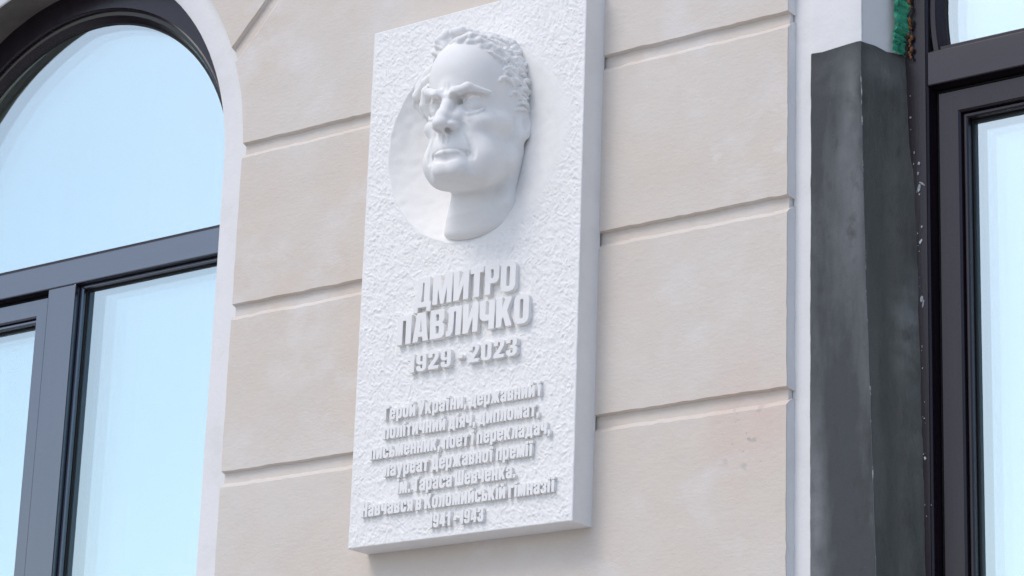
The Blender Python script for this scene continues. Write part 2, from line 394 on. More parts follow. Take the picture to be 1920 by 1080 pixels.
# ------------------------------------------------------------------ windows
YF, YS, YG, YG2 = .130, .150, .166, .186           # fronts of frame and sash, glass planes of fixed lights and sash
def rect_ring(m, x0, x1, z0, z1, wd, y0, y1, ch=.003, mi=0):
    """rectangular frame, mitred, chamfered on the front edges"""
    def rc(i, y): return [(x0 + i, y, z0 + i), (x1 - i, y, z0 + i), (x1 - i, y, z1 - i), (x0 + i, y, z1 - i)]
    m.rings([rc(0, y1), rc(0, y0 + ch), rc(ch, y0), rc(wd - ch, y0), rc(wd, y0 + ch), rc(wd, y1)], mi=mi)
    m.rings([rc(wd, y1), rc(0, y1)], mi=mi)
def glazing(m, outline, y, spac=.020):
    for k in range(3):
        f = m.bm.faces.new([m.bm.verts.new((q[0], y + k * spac, q[1])) for q in outline]); f.material_index = 0
    n = len(outline); cxm = sum(q[0] for q in outline) / n; czm = sum(q[1] for q in outline) / n
    m.rings([[(q[0], y + .0035, q[1]) for q in outline], [(q[0], y + 2 * spac - .0035, q[1]) for q in outline]], mi=1)
def window(cx, cz, zt0, zt1, rin, rout, flip, label, FRAME=FRAME, FRAMEH=FRAMEH):
    """flip=+1: sash on the left half, fixed light on the right half"""
    W = empty('arched_window', (cx, YF, WB)); W.parent = B; W.matrix_parent_inverse = Binv.copy(); W['label'] = label
    bpy.context.view_layer.update()
    Wi = Matrix.Translation((-cx, -YF, -WB))
    def sub(o): o.matrix_parent_inverse = Wi.copy(); return o
    # outer frame: jambs + arch, with a rounded lip on the inner edge
    f = MB()
    path = arch(cx, cz, rin, WB + .004, 72)
    f.rings(strip_rings(path, [(rout - rin, .195), (rout - rin, YF), (.006, YF), (.003, YF - .001), (0, YF + .003), (0, YF + .018), (-.001, .200)], 0, 0), closed=False)
    f.box(cx - rin, cx + rin, YF + .001, .19, WB + .004, WB + .074, .003)
    sub(f.build('frame', FOIL, W, auto=True, ang=14))
    t_ = MB(); t_.box(cx - rin - .002, cx + rin + .002, YF - .0005, .2, zt0, zt1, .003)
    sub(t_.build('transom', FRAMEH, W, auto=True, ang=14))
    m_ = MB(); m_.box(cx - .049, cx + .049, YF + .0008, .195, WB + .072, zt0 + .001, .003)
    sub(m_.build('mullion', FRAME, W, auto=True, ang=14))
    # arched top light: bead, gasket, glass
    zb = zt1
    def half(r, n=60):
        a0 = math.asin((zb - cz) / r)
        return [(cx + r * math.cos(a0 + (math.pi - 2 * a0) * i / n), cz + r * math.sin(a0 + (math.pi - 2 * a0) * i / n)) for i in range(n + 1)]
    b_ = MB()
    pa = half(rin - .001)
    def rr_(k, y): return [(q[0], y, q[1]) for q in half(rin - k)]
    b_.rings([rr_(.0005, YF + .012), rr_(.010, YF + .014), rr_(.014, YF + .020), rr_(.024, YG - .003)], closed=False)
    b_.box(cx - rin + .02, cx + rin - .02, YF + .014, YG - .003, zb - .0005, zb + .013, .002)
    sub(b_.build('arch_bead', FOIL, W, auto=True, ang=14))
    b_ = MB(); b_.rings([rr_(.023, YG - .0028), rr_(.0275, YG - .004), rr_(.029, YG - .0006)], closed=False)
    sub(b_.build('gasket', GASKET, W, auto=True))
    g_ = MB(); glazing(g_, half(rin - .022), YG)
    sub(g_.build('glass_pane', [GLASS, SPACER], W)) 
    # fixed light
    def light(x0, x1, z0, z1, y0, yg):
        b2 = MB(); rect_ring(b2, x0, x1, z0, z1, .011, y0 + .012, yg - .002, .003)
        sub(b2.build('glazing_bead', FRAME, W, auto=True, ang=14))
        b2 = MB(); rect_ring(b2, x0 + .0105, x1 - .0105, z0 + .0105, z1 - .0105, .004, yg - .005, yg - .0008, .001)
        sub(b2.build('gasket', GASKET, W))
        g2 = MB(); glazing(g2, [(x0 + .009, z0 + .009), (x1 - .009, z0 + .009), (x1 - .009, z1 - .009), (x0 + .009, z1 - .009)], yg)
        sub(g2.build('glass_pane', [GLASS, SPACER], W))
    zf0, zf1 = WB + .074, zt0
    a, b = (cx + .049, cx + rin) if flip > 0 else (cx - rin, cx - .049)
    light(a, b, zf0, zf1, YF + .006, YG)
    # sash
    a, b = (cx - rin, cx - .049) if flip > 0 else (cx + .049, cx + rin)
    s_ = MB(); rect_ring(s_, a + .010, b - .010, zf0 + .010, zf1 - .010, .050, YS, .2, .004)
    sub(s_.build('sash', FRAME, W, auto=True, ang=14))
    r_ = MB(); rect_ring(r_, a + .0005, b - .0005, zf0 + .0005, zf1 - .0005, .011, YS + .016, .199, .001)
    sub(r_.build('rebate', GASKET, W))
    light(a + .060, b - .060, zf0 + .060, zf1 - .060, YS, YG2)
    return W
WL = window(LX, .79, .600, .668, .555, .64, 1, 'arched window on the left, its glass pale cyan with sky', GLOSSY, GLOSSYH)
WR = window(RX, .80, .632, .706, .552, .612, 1, 'arched window on the right, beside the dark cement jamb')

# cement crumbs stuck to the right window's frame
cr_ = MB(); rr = random.Random(8)
for i in range(38):
    z = rr.uniform(-.75, .62); big = rr.random() < .12
    x = innerx(z) + abs(rr.gauss(0, .006)) + .001
    rad = rr.uniform(.0006, .0016) * (1.7 if big else 1)
    bmesh.ops.create_icosphere(cr_.bm, subdivisions=1, radius=rad, matrix=Matrix.Translation((min(x, 2.535), YF - .0008, z)) @ Matrix.Diagonal((1, .6, rr.uniform(.7, 2.2), 1)))
for (x, z, sx, sz, an) in ((2.512, .418, .0035, .009, .2), (2.519, .426, .002, .008, -.9), (2.514, .305, .0028, .006, .5), (2.515, .185, .004, .007, .1), (2.517, .335, .002, .003, 0), (2.518, .175, .002, .009, .2), (2.512, .47, .003, .004, 0)):
    bmesh.ops.create_icosphere(cr_.bm, subdivisions=2, radius=1, matrix=Matrix.Translation((x + .004, YF - .001, z)) @ Matrix.Rotation(an, 4, 'Y') @ Matrix.Diagonal((sx, .0015, sz, 1)))
for v in cr_.bm.verts: v.co += Vector((n1(v.co.z * 900, 41), 0, n1(v.co.x * 900, 42))) * .0006
cs = cr_.build('plaster_splash', CRUMB, WR); cs['kind'] = 'stuff'; cs.matrix_parent_inverse = Matrix.Translation((-RX, -YF, -WB))

# curtains and the rooms behind
def curtain(cx, label, ph):
    m = MB(); n = 260; rows_ = []
    for (z, am) in ((-1.6, 1), (-.2, .95), (.7, .9), (1.55, .7)):
        rows_.append([(cx - .95 + 1.9 * i / n, .42 + am * (.030 * math.sin(i * .17 + ph + .9 * math.sin(i * .04)) + .008 * math.sin(i * .41 + ph * 2)), z) for i in range(n + 1)])
    m.rings(rows_, closed=False)
    o = m.build('curtain', CURT, smooth=True)
    sm = o.modifiers.new('thick', 'SOLIDIFY'); sm.thickness = .002
    return tag(o, label, 'curtain', 'white curtains behind the window glass')
curtain(LX, 'white pleated curtain hanging behind the left arched window', .3)
curtain(RX, 'white pleated curtain hanging behind the right window beside the dark jamb', 2.1)

# ------------------------------------------------------------------ memorial plaque
PX0, PZ0, PW, PH, PT = 1.2319, -.228, .5926, 1.1935, .0683
PL = empty('memorial_plaque', (PX0 + PW / 2, 0, PZ0))
tag(PL, 'white stone memorial plaque with a sculpted portrait head and raised Cyrillic lettering', 'plaque')
Pinv = Matrix.Translation((-(PX0 + PW / 2), 0, -PZ0))
def pch(o): o.matrix_parent_inverse = Pinv.copy(); return o
DX, DZ, DR = 1.532, .655, .238                      # dish round the head
RIM_A = [R(q) for q in (-180, -150, -120, -90, -60, -30, 0, 22, 45, 70, 90, 110, 135, 160, 180)]
RIM_R = [.240, .237, .238, .240, .240, .240, .242, .225, .215, .20, .20, .21, .235, .240, .240]
def slab_y(X, Z):
    """front surface of the slab"""
    an = np.arctan2(Z - DZ, X - DX)
    rim = np.interp(an, RIM_A, RIM_R)
    d_ = np.hypot(X - DX, Z - DZ) * DR / rim + (vnoise(X * 60, Z * 60, 3) - .5) * .004
    rough = np.clip((d_ - DR) / (.006 + .030 * np.clip(np.cos(an), 0, 1)), 0, 1)
    e = np.minimum.reduce([X - PX0, PX0 + PW - X, Z - PZ0, PZ0 + PH - Z])
    ed = np.clip(e / .010, 0, 1)
    wx = (vnoise(X * 45, Z * 45, 7) - .5) * .012; wz = (vnoise(X * 45, Z * 45, 8) - .5) * .012
    a = vnoise((X + wx) * 230 + Z * 80, (Z + wz) * 190 - X * 50, 1); b = vnoise((X + wx) * 125 + Z * 40, (Z + wz) * 105, 2); c = vnoise(X * 330, Z * 330, 4)
    h = (1 - a) ** 2 * .0018 + b * .0017 + c * .0009 + vnoise(X * 14, Z * 14, 6) * .0008
    y = -PT + (.0028 - h) * rough * (.25 + .75 * ed)
    q = np.clip(d_ / DR, 0, 1)
    cr_ = np.clip(np.cos(an), 0, 1)
    dep = .052 * (1 - q ** (3.2 - 1.1 * cr_)) ** (1.0 + .9 * cr_)
    y = y + dep * (1 - .28 * cr_)
    return y
nx, nz = 440, 886
gx = PX0 + np.linspace(0, 1, nx + 1) * PW; gz = PZ0 + np.linspace(0, 1, nz + 1) * PH
XX, ZZ = np.meshgrid(gx, gz); YY = slab_y(XX, ZZ)
YY[0, :] = YY[-1, :] = -PT + .002; YY[:, 0] = YY[:, -1] = -PT + .002
V = np.stack([XX, YY, ZZ], -1).reshape(-1, 3)
idx = np.arange((nx + 1) * (nz + 1)).reshape(nz + 1, nx + 1)
F = np.stack([idx[:-1, :-1], idx[:-1, 1:], idx[1:, 1:], idx[1:, :-1]], -1).reshape(-1, 4)
me = from_np('slab_face', V, F)
fo_ = pch(link('slab_face', me, STONE_ROUGH, PL, True))
fo_['label'] = 'rough hammered front of the plaque with a round hollow'
sb = MB()
def rc(i, y): return [(PX0 + i, y, PZ0 + i), (PX0 + PW - i, y, PZ0 + i), (PX0 + PW - i, y, PZ0 + PH - i), (PX0 + i, y, PZ0 + PH - i)]
sb.rings([rc(.0, .004), rc(0, -PT + .0035), rc(.0008, -PT + .0022), rc(.0014, -PT + .0024)])
pch(sb.build('slab', STONE, PL))

# ---- lettering
def curve_obj(splines, depth, bev, off=0):
    cu = bpy.data.curves.new('g', 'CURVE'); cu.dimensions = '2D'; cu.fill_mode = 'BOTH'; cu.extrude = depth / 2; cu.bevel_depth = bev; cu.bevel_resolution = 1; cu.offset = off - bev
    for sp_, hole in splines:
        ar_ = sum(p0[0] * p1[1] - p1[0] * p0[1] for p0, p1 in zip(sp_, sp_[1:] + sp_[:1]))
        if (ar_ > 0) == hole: sp_ = sp_[::-1]      # outlines run one way, counters the other
        s_ = cu.splines.new('POLY'); s_.points.add(len(sp_) - 1); s_.use_cyclic_u = True
        for i, q in enumerate(sp_): s_.points[i].co = (q[0], q[1], 0, 1)
    o = bpy.data.objects.new('g', cu); COL.objects.link(o); return o
def to_mesh(o):
    dg = bpy.context.evaluated_depsgraph_get(); dg.update()
    me = bpy.data.meshes.new_from_object(o.evaluated_get(dg)); d0 = o.data; bpy.data.objects.remove(o); bpy.data.curves.remove(d0)
    return me
def place_text(me, x0, x1, z, height, depth, name='inscription_line', ymin=None, ztop=None):
    n = len(me.vertices); co = np.empty(n * 3); me.vertices.foreach_get('co', co); co = co.reshape(-1, 3)
    a, b = co[:, 0].min(), co[:, 0].max()
    X = x0 + (co[:, 0] - a) / (b - a) * (x1 - x0); Z = z + co[:, 1] * height
    zc = co[:, 2]; zc = (zc - zc.min()) / (zc.max() - zc.min())
    Y = -PT + .003 - zc * (depth + .003)
    me.vertices.foreach_set('co', np.stack([X, Y, Z], -1).ravel()); me.update()
    bm = bmesh.new(); bm.from_mesh(me); bmesh.ops.remove_doubles(bm, verts=bm.verts[:], dist=1e-6); bmesh.ops.recalc_face_normals(bm, faces=bm.faces[:]); bm.to_mesh(me); bm.free()
    me.materials.clear()
    return pch(link(name, me, STONE, PL))
def rr2(x0, z0, x1, z1, r, n=5):
    out = []
    for (cx, cz, a) in ((x1 - r, z1 - r, 0), (x0 + r, z1 - r, 90), (x0 + r, z0 + r, 180), (x1 - r, z0 + r, 270)):
        out += [(cx + r * math.cos(R(a + 90 * i / n)), cz + r * math.sin(R(a + 90 * i / n))) for i in range(n + 1)]
    return out
def bowl(x0, z0, x1, z1, r, n=5):   # square on the left, round on the right
    out = [(x0, z1), (x0, z0)]
    out += [(x1 - r + r * math.cos(R(-90 + 90 * i / n)), z0 + r + r * math.sin(R(-90 + 90 * i / n))) for i in range(n + 1)]
    out += [(x1 - r + r * math.cos(R(90 * i / n)), z1 - r + r * math.sin(R(90 * i / n))) for i in range(n + 1)]
    return out
S_ = .225; W_ = .60
GL = {
 'О': (W_, [rr2(0, -.01, W_, 1.01, .22), rr2(S_, .15, W_ - S_, .85, .07)]),
 'П': (W_, [[(0,0),(0,1),(W_,1),(W_,0),(W_-S_,0),(W_-S_,.84),(S_,.84),(S_,0)]]),
 'Т': (.52, [[(0,1),(.52,1),(.52,.82),(.375,.82),(.375,0),(.145,0),(.145,.82),(0,.82)]]),
 'Р': (.57, [[(0,1),(0,0),(S_,0),(S_,.37)] + [(.41 + .16*math.cos(R(-90+18*i)), .53 + .16*math.sin(R(-90+18*i))) for i in range(6)] + [(.41 + .16*math.cos(R(18*i)), .84 + .16*math.sin(R(18*i))) for i in range(6)], bowl(S_, .53, .355, .85, .05)]),
 'И': (.62, [[(0,0),(0,1),(.21,1),(.21,.42),(.40,1),(.62,1),(.62,0),(.41,0),(.41,.58),(.22,0)]]),
 'М': (.80, [[(0,0),(0,1),(.29,1),(.40,.42),(.51,1),(.80,1),(.80,0),(.60,0),(.60,.66),(.47,0),(.33,0),(.20,.66),(.20,0)]]),
 'А': (.66, [[(0,0),(.16,1),(.50,1),(.66,0),(.44,0),(.42,.17),(.24,.17),(.22,0)], [(.265,.33),(.33,.84),(.395,.33)]]),
 'В': (.60, [[(0,1),(0,0)] + [(.43 + .17*math.cos(R(-90+18*i)), .17 + .17*math.sin(R(-90+18*i))) for i in range(6)] + [(.60,.38),(.56,.48),(.49,.53),(.55,.58),(.585,.66)] + [(.43 + .155*math.cos(R(18*i)), .84 + .16*math.sin(R(18*i))) for i in range(6)], bowl(S_, .16, .375, .44, .05), bowl(S_, .60, .365, .85, .05)]),
 'Л': (.62, [[(0,0),(0,.16),(.07,.20),(.09,.4),(.11,1),(.62,1),(.62,0),(.40,0),(.40,.84),(.31,.84),(.30,.4),(.27,.13),(.18,.01)]]),
 'Д': (.72, [[(0,-.17),(0,.16),(.07,.16),(.13,.5),(.15,1),(.65,1),(.65,.16),(.72,.16),(.72,-.17),(.55,-.17),(.55,0),(.17,0),(.17,-.17)], [(.27,.16),(.345,.5),(.36,.84),(.43,.84),(.43,.16)]]),
 'Ч': (.60, [[(0,1),(S_,1),(S_,.56),(.25,.51),(.30,.49),(W_-S_,.50),(W_-S_,1),(W_,1),(W_,0),(W_-S_,0),(W_-S_,.33),(.20,.31),(.09,.34),(.02,.41),(0,.50)]]),
 'К': (.65, [[(0,0),(0,1),(S_,1),(S_,.60),(.39,1),(.63,1),(.44,.54),(.65,0),(.41,0),(.285,.36),(S_,.24),(S_,0)]]),
}
_e = [(.18,-.01),(.06,.04),(0,.16),(0,.60),(.06,.72),(.18,.77),(.38,.77),(.5,.72),(.56,.60)]
_lo = [(.20,.18),(.23,.13),(.33,.13),(.36,.18)]
_bre = [(.13,.98),(.21,.98),(.23,.91),(.33,.91),(.35,.98),(.43,.98),(.40,.86),(.34,.82),(.22,.82),(.16,.86)]
GL.update({
 'Г': (.50, [[(0,0),(0,1),(.5,1),(.5,.83),(.22,.83),(.22,0)]]),
 'У': (.60, [[(0,1),(.22,1),(.31,.5),(.39,1),(.60,1),(.42,.18),(.36,.04),(.26,0),(.08,0),(.08,.16),(.16,.17),(.20,.24)]]),
 'Н': (.60, [[(0,0),(0,1),(.22,1),(.22,.6),(.38,.6),(.38,1),(.6,1),(.6,0),(.38,0),(.38,.43),(.22,.43),(.22,0)]]),
 'Ш': (.86, [[(0,0),(0,1),(.2,1),(.2,.17),(.33,.17),(.33,1),(.53,1),(.53,.17),(.66,.17),(.66,1),(.86,1),(.86,0)]]),
 'Ь': (.58, [[(0,0),(0,1),(.22,1),(.22,.62),(.44,.62),(.55,.55),(.58,.43),(.58,.18),(.55,.07),(.44,0)], rr2(.22,.15,.37,.47,.05)]),
 'Я': (.58, [[(.58,0),(.58,1),(.16,1),(.05,.95),(0,.84),(0,.56),(.04,.46),(.12,.41),(0,0),(.22,0),(.32,.40),(.36,.40),(.36,0)], rr2(.22,.56,.36,.85,.05)]),
 'Ж': (.90, [[(0,0),(.17,.52),(.02,1),(.24,1),(.35,.62),(.35,1),(.55,1),(.55,.62),(.66,1),(.88,1),(.73,.52),(.9,0),(.68,0),(.55,.42),(.55,0),(.35,0),(.35,.42),(.22,0)]]),
 'З': (.57, [[(0,.70),(0,.84),(.06,.96),(.18,1.01),(.38,1.01),(.5,.96),(.56,.85),(.56,.65),(.52,.55),(.44,.51),(.53,.46),(.57,.36),(.57,.16),(.5,.04),(.38,-.01),(.18,-.01),(.06,.04),(0,.16),(0,.31),(.21,.31),(.21,.19),(.25,.14),(.32,.14),(.35,.19),(.35,.37),(.31,.42),(.2,.43),(.2,.58),(.3,.58),(.34,.63),(.34,.82),(.31,.86),(.25,.86),(.21,.82),(.21,.70)]]),
 '1': (.38, [[(.15,0),(.15,.68),(0,.68),(0,.80),(.12,.86),(.18,1),(.38,1),(.38,0)]]),
 '9': (.56, [[(0,.52),(0,.84),(.06,.96),(.18,1.01),(.38,1.01),(.5,.96),(.56,.84),(.56,.16),(.5,.04),(.38,-.01),(.18,-.01),(.06,.04),(.01,.16),(.01,.29),(.21,.29),(.21,.18),(.24,.14),(.32,.14),(.35,.18),(.35,.43),(.28,.38),(.16,.38),(.05,.43)], rr2(.21,.52,.35,.86,.05)]),
 '2': (.56, [[(0,0),(0,.17),(.30,.58),(.34,.68),(.34,.82),(.31,.86),(.25,.86),(.21,.82),(.21,.66),(0,.66),(0,.84),(.06,.96),(.18,1.01),(.38,1.01),(.5,.96),(.56,.84),(.56,.66),(.5,.52),(.26,.18),(.56,.18),(.56,0)]]),
 '0': (.56, [rr2(0,-.01,.56,1.01,.20), rr2(.21,.14,.35,.86,.06)]),
 '4': (.58, [[(.30,0),(.30,.18),(0,.18),(0,.34),(.24,1),(.5,1),(.5,.34),(.58,.34),(.58,.18),(.5,.18),(.5,0)], [(.16,.34),(.30,.34),(.30,.76)]]),
 '-': (.30, [[(0,.34),(0,.52),(.30,.52),(.30,.34)]]),
 ',': (.20, [[(0,-.17),(.07,0),(0,0),(0,.2),(.2,.2),(.2,0),(.10,-.17)]]), '.': (.20, [[(0,0),(0,.2),(.2,.2),(.2,0)]]),
 'е': (.56, [[(.56,.34),(.20,.34)] + _lo + [(.36,.25),(.56,.25),(.55,.12),(.48,.02),(.38,-.01)] + _e, [(.20,.46),(.36,.46),(.36,.58),(.33,.63),(.23,.63),(.20,.58)]]),
 'с': (.56, [[(.36,.49),(.36,.58),(.33,.63),(.23,.63),(.20,.58)] + _lo + [(.36,.28),(.56,.28),(.55,.12),(.48,.02),(.38,-.01)] + _e + [(.56,.49)]]),
 'а': (.56, [[(.36,0),(.36,.05),(.28,-.01),(.14,-.01),(.04,.05),(0,.14),(0,.28),(.06,.38),(.2,.43),(.36,.48),(.36,.58),(.33,.63),(.23,.63),(.2,.58),(.2,.51),(0,.51),(.01,.62),(.08,.73),(.2,.77),(.38,.77),(.5,.72),(.56,.60),(.56,0)], [(.2,.18),(.24,.13),(.33,.14),(.36,.2),(.36,.36),(.22,.30)]]),
 'о': (.56, [rr2(0,-.01,.56,.77,.20), rr2(.20,.13,.36,.63,.06)]),
 'р': (.56, [[(0,.76),(0,-.2),(.2,-.2),(.2,.03),(.28,-.01),(.42,-.01),(.53,.06),(.56,.18),(.56,.58),(.53,.70),(.42,.77),(.3,.77),(.2,.71),(.2,.76)], rr2(.20,.13,.36,.63,.05)]),
 'у': (.56, [[(0,.76),(.2,.76),(.28,.3),(.36,.76),(.56,.76),(.38,.02),(.34,-.12),(.24,-.2),(.06,-.2),(.06,-.06),(.14,-.06),(.18,0)]]),
 'і': (.20, [[(0,0),(0,.76),(.2,.76),(.2,0)], [(0,.85),(0,1.0),(.2,1.0),(.2,.85)]]),
 'ї': (.34, [[(.07,0),(.07,.76),(.27,.76),(.27,0)], [(0,.85),(0,.99),(.14,.99),(.14,.85)], [(.20,.85),(.20,.99),(.34,.99),(.34,.85)]]),
})
for lo_, up_ in zip('вгджзиклмнптчьяш', 'ВГДЖЗИКЛМНПТЧЬЯШ'):
    wd_, ou_ = GL[up_]; GL[lo_] = (wd_ * .93, [[(q[0] * .93, q[1] * .76) for q in sp_] for sp_ in ou_])
GL['3'] = GL['З']
GL['й'] = (GL['и'][0], GL['и'][1] + [_bre])
def inside(p, poly):
    r_ = False
    for a, b in zip(poly, poly[1:] + poly[:1]):
        if (a[1] > p[1]) != (b[1] > p[1]) and p[0] < (b[0] - a[0]) * (p[1] - a[1]) / (b[1] - a[1]) + a[0]: r_ = not r_
    return r_
def big(text, x0, x1, z, height, gap=.085, depth=.0115, bev=.012, off=.012):
    x = 0; sps = []
    for ch in text:
        if ch == ' ': x += .22; continue
        wd, out = GL[ch]
        for j_, sp_ in enumerate(out):
            sps.append(([(q[0] + x, q[1]) for q in sp_], j_ > 0 and any(inside(sp_[0], o2) for o2 in out[:j_])))
        x += wd + gap
    return place_text(to_mesh(curve_obj(sps, .12, bev, off)), x0, x1, z, height, depth)
big('ДМИТРО', 1.393, 1.668, .2835, .0655)
big('ПАВЛИЧКО', 1.350, 1.706, .2065, .0640)
big('1929 - 2023', 1.383, 1.678, .1395, .0400, .13)
for tx, x0, x1, z in (('Герой України, державний і', 1.321, 1.740, .0440), ('політичний діяч, дипломат,', 1.322, 1.738, .0020), ('письменник, поет і перекладач,', 1.287, 1.768, -.0395), ('лауреат Державної премії', 1.328, 1.725, -.0815), ('ім. Тараса Шевченка.', 1.366, 1.682, -.1230), ('Навчався в Коломийській гімназії', 1.271, 1.784, -.1640)):
    big(tx, x0, x1, z, .0310, .125, .0082, .010, .028)
big('1941 - 1943', 1.457, 1.603, -.2065, .0290, .125, .0082, .010, .026)

#HEAD#
HEAD_STEP = .0050
# ---- portrait head: one surface sculpted as a signed distance field, meshed with surface nets
def head_world(P):
    """local (x right, f forward, z up; chin 0, crown 1) -> world"""
    X0h, Y0h, Z0h, ya, pi_, ro, s = 1.5625, -.0776, .6855, .10, .085, -.02, .346
    P = np.asarray(P) * s; x, f, z = P[:, 0], P[:, 1], P[:, 2] - .5 * s
    c, n = math.cos(ro), math.sin(ro); x, z = x * c - z * n, x * n + z * c
    c, n = math.cos(pi_), math.sin(pi_); f, z = f * c + z * n, -f * n + z * c
    c, n = math.cos(ya), math.sin(ya)
    return np.stack([X0h + x * c + f * n, Y0h + x * n - f * c, Z0h + z], -1)
class SDF:
    def __init__(s, lo, hi, h):
        s.h = h; s.lo = np.array(lo); s.ax = [np.arange(lo[i], hi[i] + h, h).astype(np.float32) for i in range(3)]
        s.D = np.full([len(a) for a in s.ax], 1.0, np.float32)
    def win(s, c, r):
        sl = []
        for i in range(3):
            a = int(max(0, math.floor((c[i] - r[i] - s.lo[i]) / s.h))); b = int(min(len(s.ax[i]), math.ceil((c[i] + r[i] - s.lo[i]) / s.h) + 1))
            if b <= a: return None
            sl.append(slice(a, b))
        return tuple(sl)
    def grid(s, sl):
        return np.meshgrid(s.ax[0][sl[0]], s.ax[1][sl[1]], s.ax[2][sl[2]], indexing='ij')
    def comb(s, sl, d, k, mode):
        A = s.D[sl]
        if mode < 0: A = -A
        if k > 0:
            hh = np.clip(.5 + .5 * (A - d) / k, 0, 1); o = A * (1 - hh) + d * hh - k * hh * (1 - hh)
        else: o = np.minimum(A, d)
        s.D[sl] = o if mode > 0 else -o
    def ell(s, c, r, k=.03, mode=1, rot=None, both=False):
        for sg in ((1, -1) if both else (1,)):
            cc = (c[0] * sg, c[1], c[2]); m = max(r) + k * 2 + .03
            sl = s.win(cc, (m, m, m))
            if sl is None: continue
            X, Y, Z = s.grid(sl); X = X - cc[0]; Y = Y - cc[1]; Z = Z - cc[2]
            if rot:      # rotations about f (roll), x (pitch), z (yaw); mirrored for the other side
                a, b, g = rot; a *= sg; g *= sg
                ca, sa = math.cos(a), math.sin(a); X, Z = X * ca + Z * sa, -X * sa + Z * ca
                ca, sa = math.cos(b), math.sin(b); Y, Z = Y * ca + Z * sa, -Y * sa + Z * ca
                ca, sa = math.cos(g), math.sin(g); X, Y = X * ca + Y * sa, -X * sa + Y * ca
            k0 = np.sqrt((X / r[0]) ** 2 + (Y / r[1]) ** 2 + (Z / r[2]) ** 2); k1 = np.sqrt((X / r[0] ** 2) ** 2 + (Y / r[1] ** 2) ** 2 + (Z / r[2] ** 2) ** 2) + 1e-6
            s.comb(sl, k0 * (k0 - 1) / k1, k, mode)
    def cap(s, pts, rad, k=.02, mode=1, both=False):
        for sg in ((1, -1) if both else (1,)):
            for i in range(len(pts) - 1):
                a = np.array((pts[i][0] * sg, pts[i][1], pts[i][2])); b = np.array((pts[i + 1][0] * sg, pts[i + 1][1], pts[i + 1][2]))
                ra, rb = (rad[i], rad[i + 1]) if isinstance(rad, (list, tuple)) else (rad, rad)
                c = (a + b) / 2; m = np.abs(b - a) / 2 + max(ra, rb) + k * 2 + .015
                sl = s.win(c, m)
                if sl is None: continue
                X, Y, Z = s.grid(sl); ab = b - a; L = ab @ ab + 1e-9
                tt = np.clip(((X - a[0]) * ab[0] + (Y - a[1]) * ab[1] + (Z - a[2]) * ab[2]) / L, 0, 1)
                d = np.sqrt((X - a[0] - tt * ab[0]) ** 2 + (Y - a[1] - tt * ab[1]) ** 2 + (Z - a[2] - tt * ab[2]) ** 2) - (ra + (rb - ra) * tt)
                s.comb(sl, d, k, mode)
    def val(s, p):
        i = [int(round((p[j] - s.lo[j]) / s.h)) for j in range(3)]
        i = [min(max(i[j], 0), s.D.shape[j] - 1) for j in range(3)]
        return float(s.D[tuple(i)])
    def mesh(s):
        D = s.D; n = D.shape; ins = D < 0
        c = np.zeros(tuple(q - 1 for q in n), np.int8)
        for dx in (0, 1):
            for dy in (0, 1):
                for dz in (0, 1): c += ins[dx:n[0]-1+dx, dy:n[1]-1+dy, dz:n[2]-1+dz]
        act = (c > 0) & (c < 8); ci = np.argwhere(act); vid = np.full(act.shape, -1, np.int64); vid[act] = np.arange(len(ci))
        acc = np.zeros((len(ci), 3)); cnt = np.zeros(len(ci))
        cor = [(a, b, d) for a in (0, 1) for b in (0, 1) for d in (0, 1)]
        for A in cor:
            for ax in range(3):
                if A[ax]: continue
                Bc = list(A); Bc[ax] = 1
                va = D[ci[:, 0] + A[0], ci[:, 1] + A[1], ci[:, 2] + A[2]]; vb = D[ci[:, 0] + Bc[0], ci[:, 1] + Bc[1], ci[:, 2] + Bc[2]]
                x = (va < 0) != (vb < 0); tt = np.where(x, va / (va - vb + 1e-12), 0)
                q = np.array(A, float)[None, :].repeat(len(ci), 0); q[:, ax] = tt
                acc[x] += q[x]; cnt[x] += 1
        V = (ci + acc / cnt[:, None]) * s.h + s.lo
        Fs = []
        for ax in range(3):
            u, v = (ax + 1) % 3, (ax + 2) % 3
            lo = [slice(0, n[i] - 1) for i in range(3)]; a = ins[tuple(slice(0, n[i] - 1) if i == ax else slice(1, n[i] - 1) for i in range(3))]
            b = ins[tuple(slice(1, n[i]) if i == ax else slice(1, n[i] - 1) for i in range(3))]
            for flip, msk in ((0, a & ~b), (1, ~a & b)):
                e = np.argwhere(msk)
                if not len(e): continue
                p = e.copy()
                for i in range(3):
                    if i != ax: p[:, i] += 1
                def cell(du, dv):
                    q = p.copy(); q[:, u] -= du; q[:, v] -= dv
                    return vid[q[:, 0], q[:, 1], q[:, 2]]
                f = np.stack([cell(1, 1), cell(0, 1), cell(0, 0), cell(1, 0)], -1)
                Fs.append(f[:, ::-1] if flip else f)
        return V, np.concatenate(Fs)

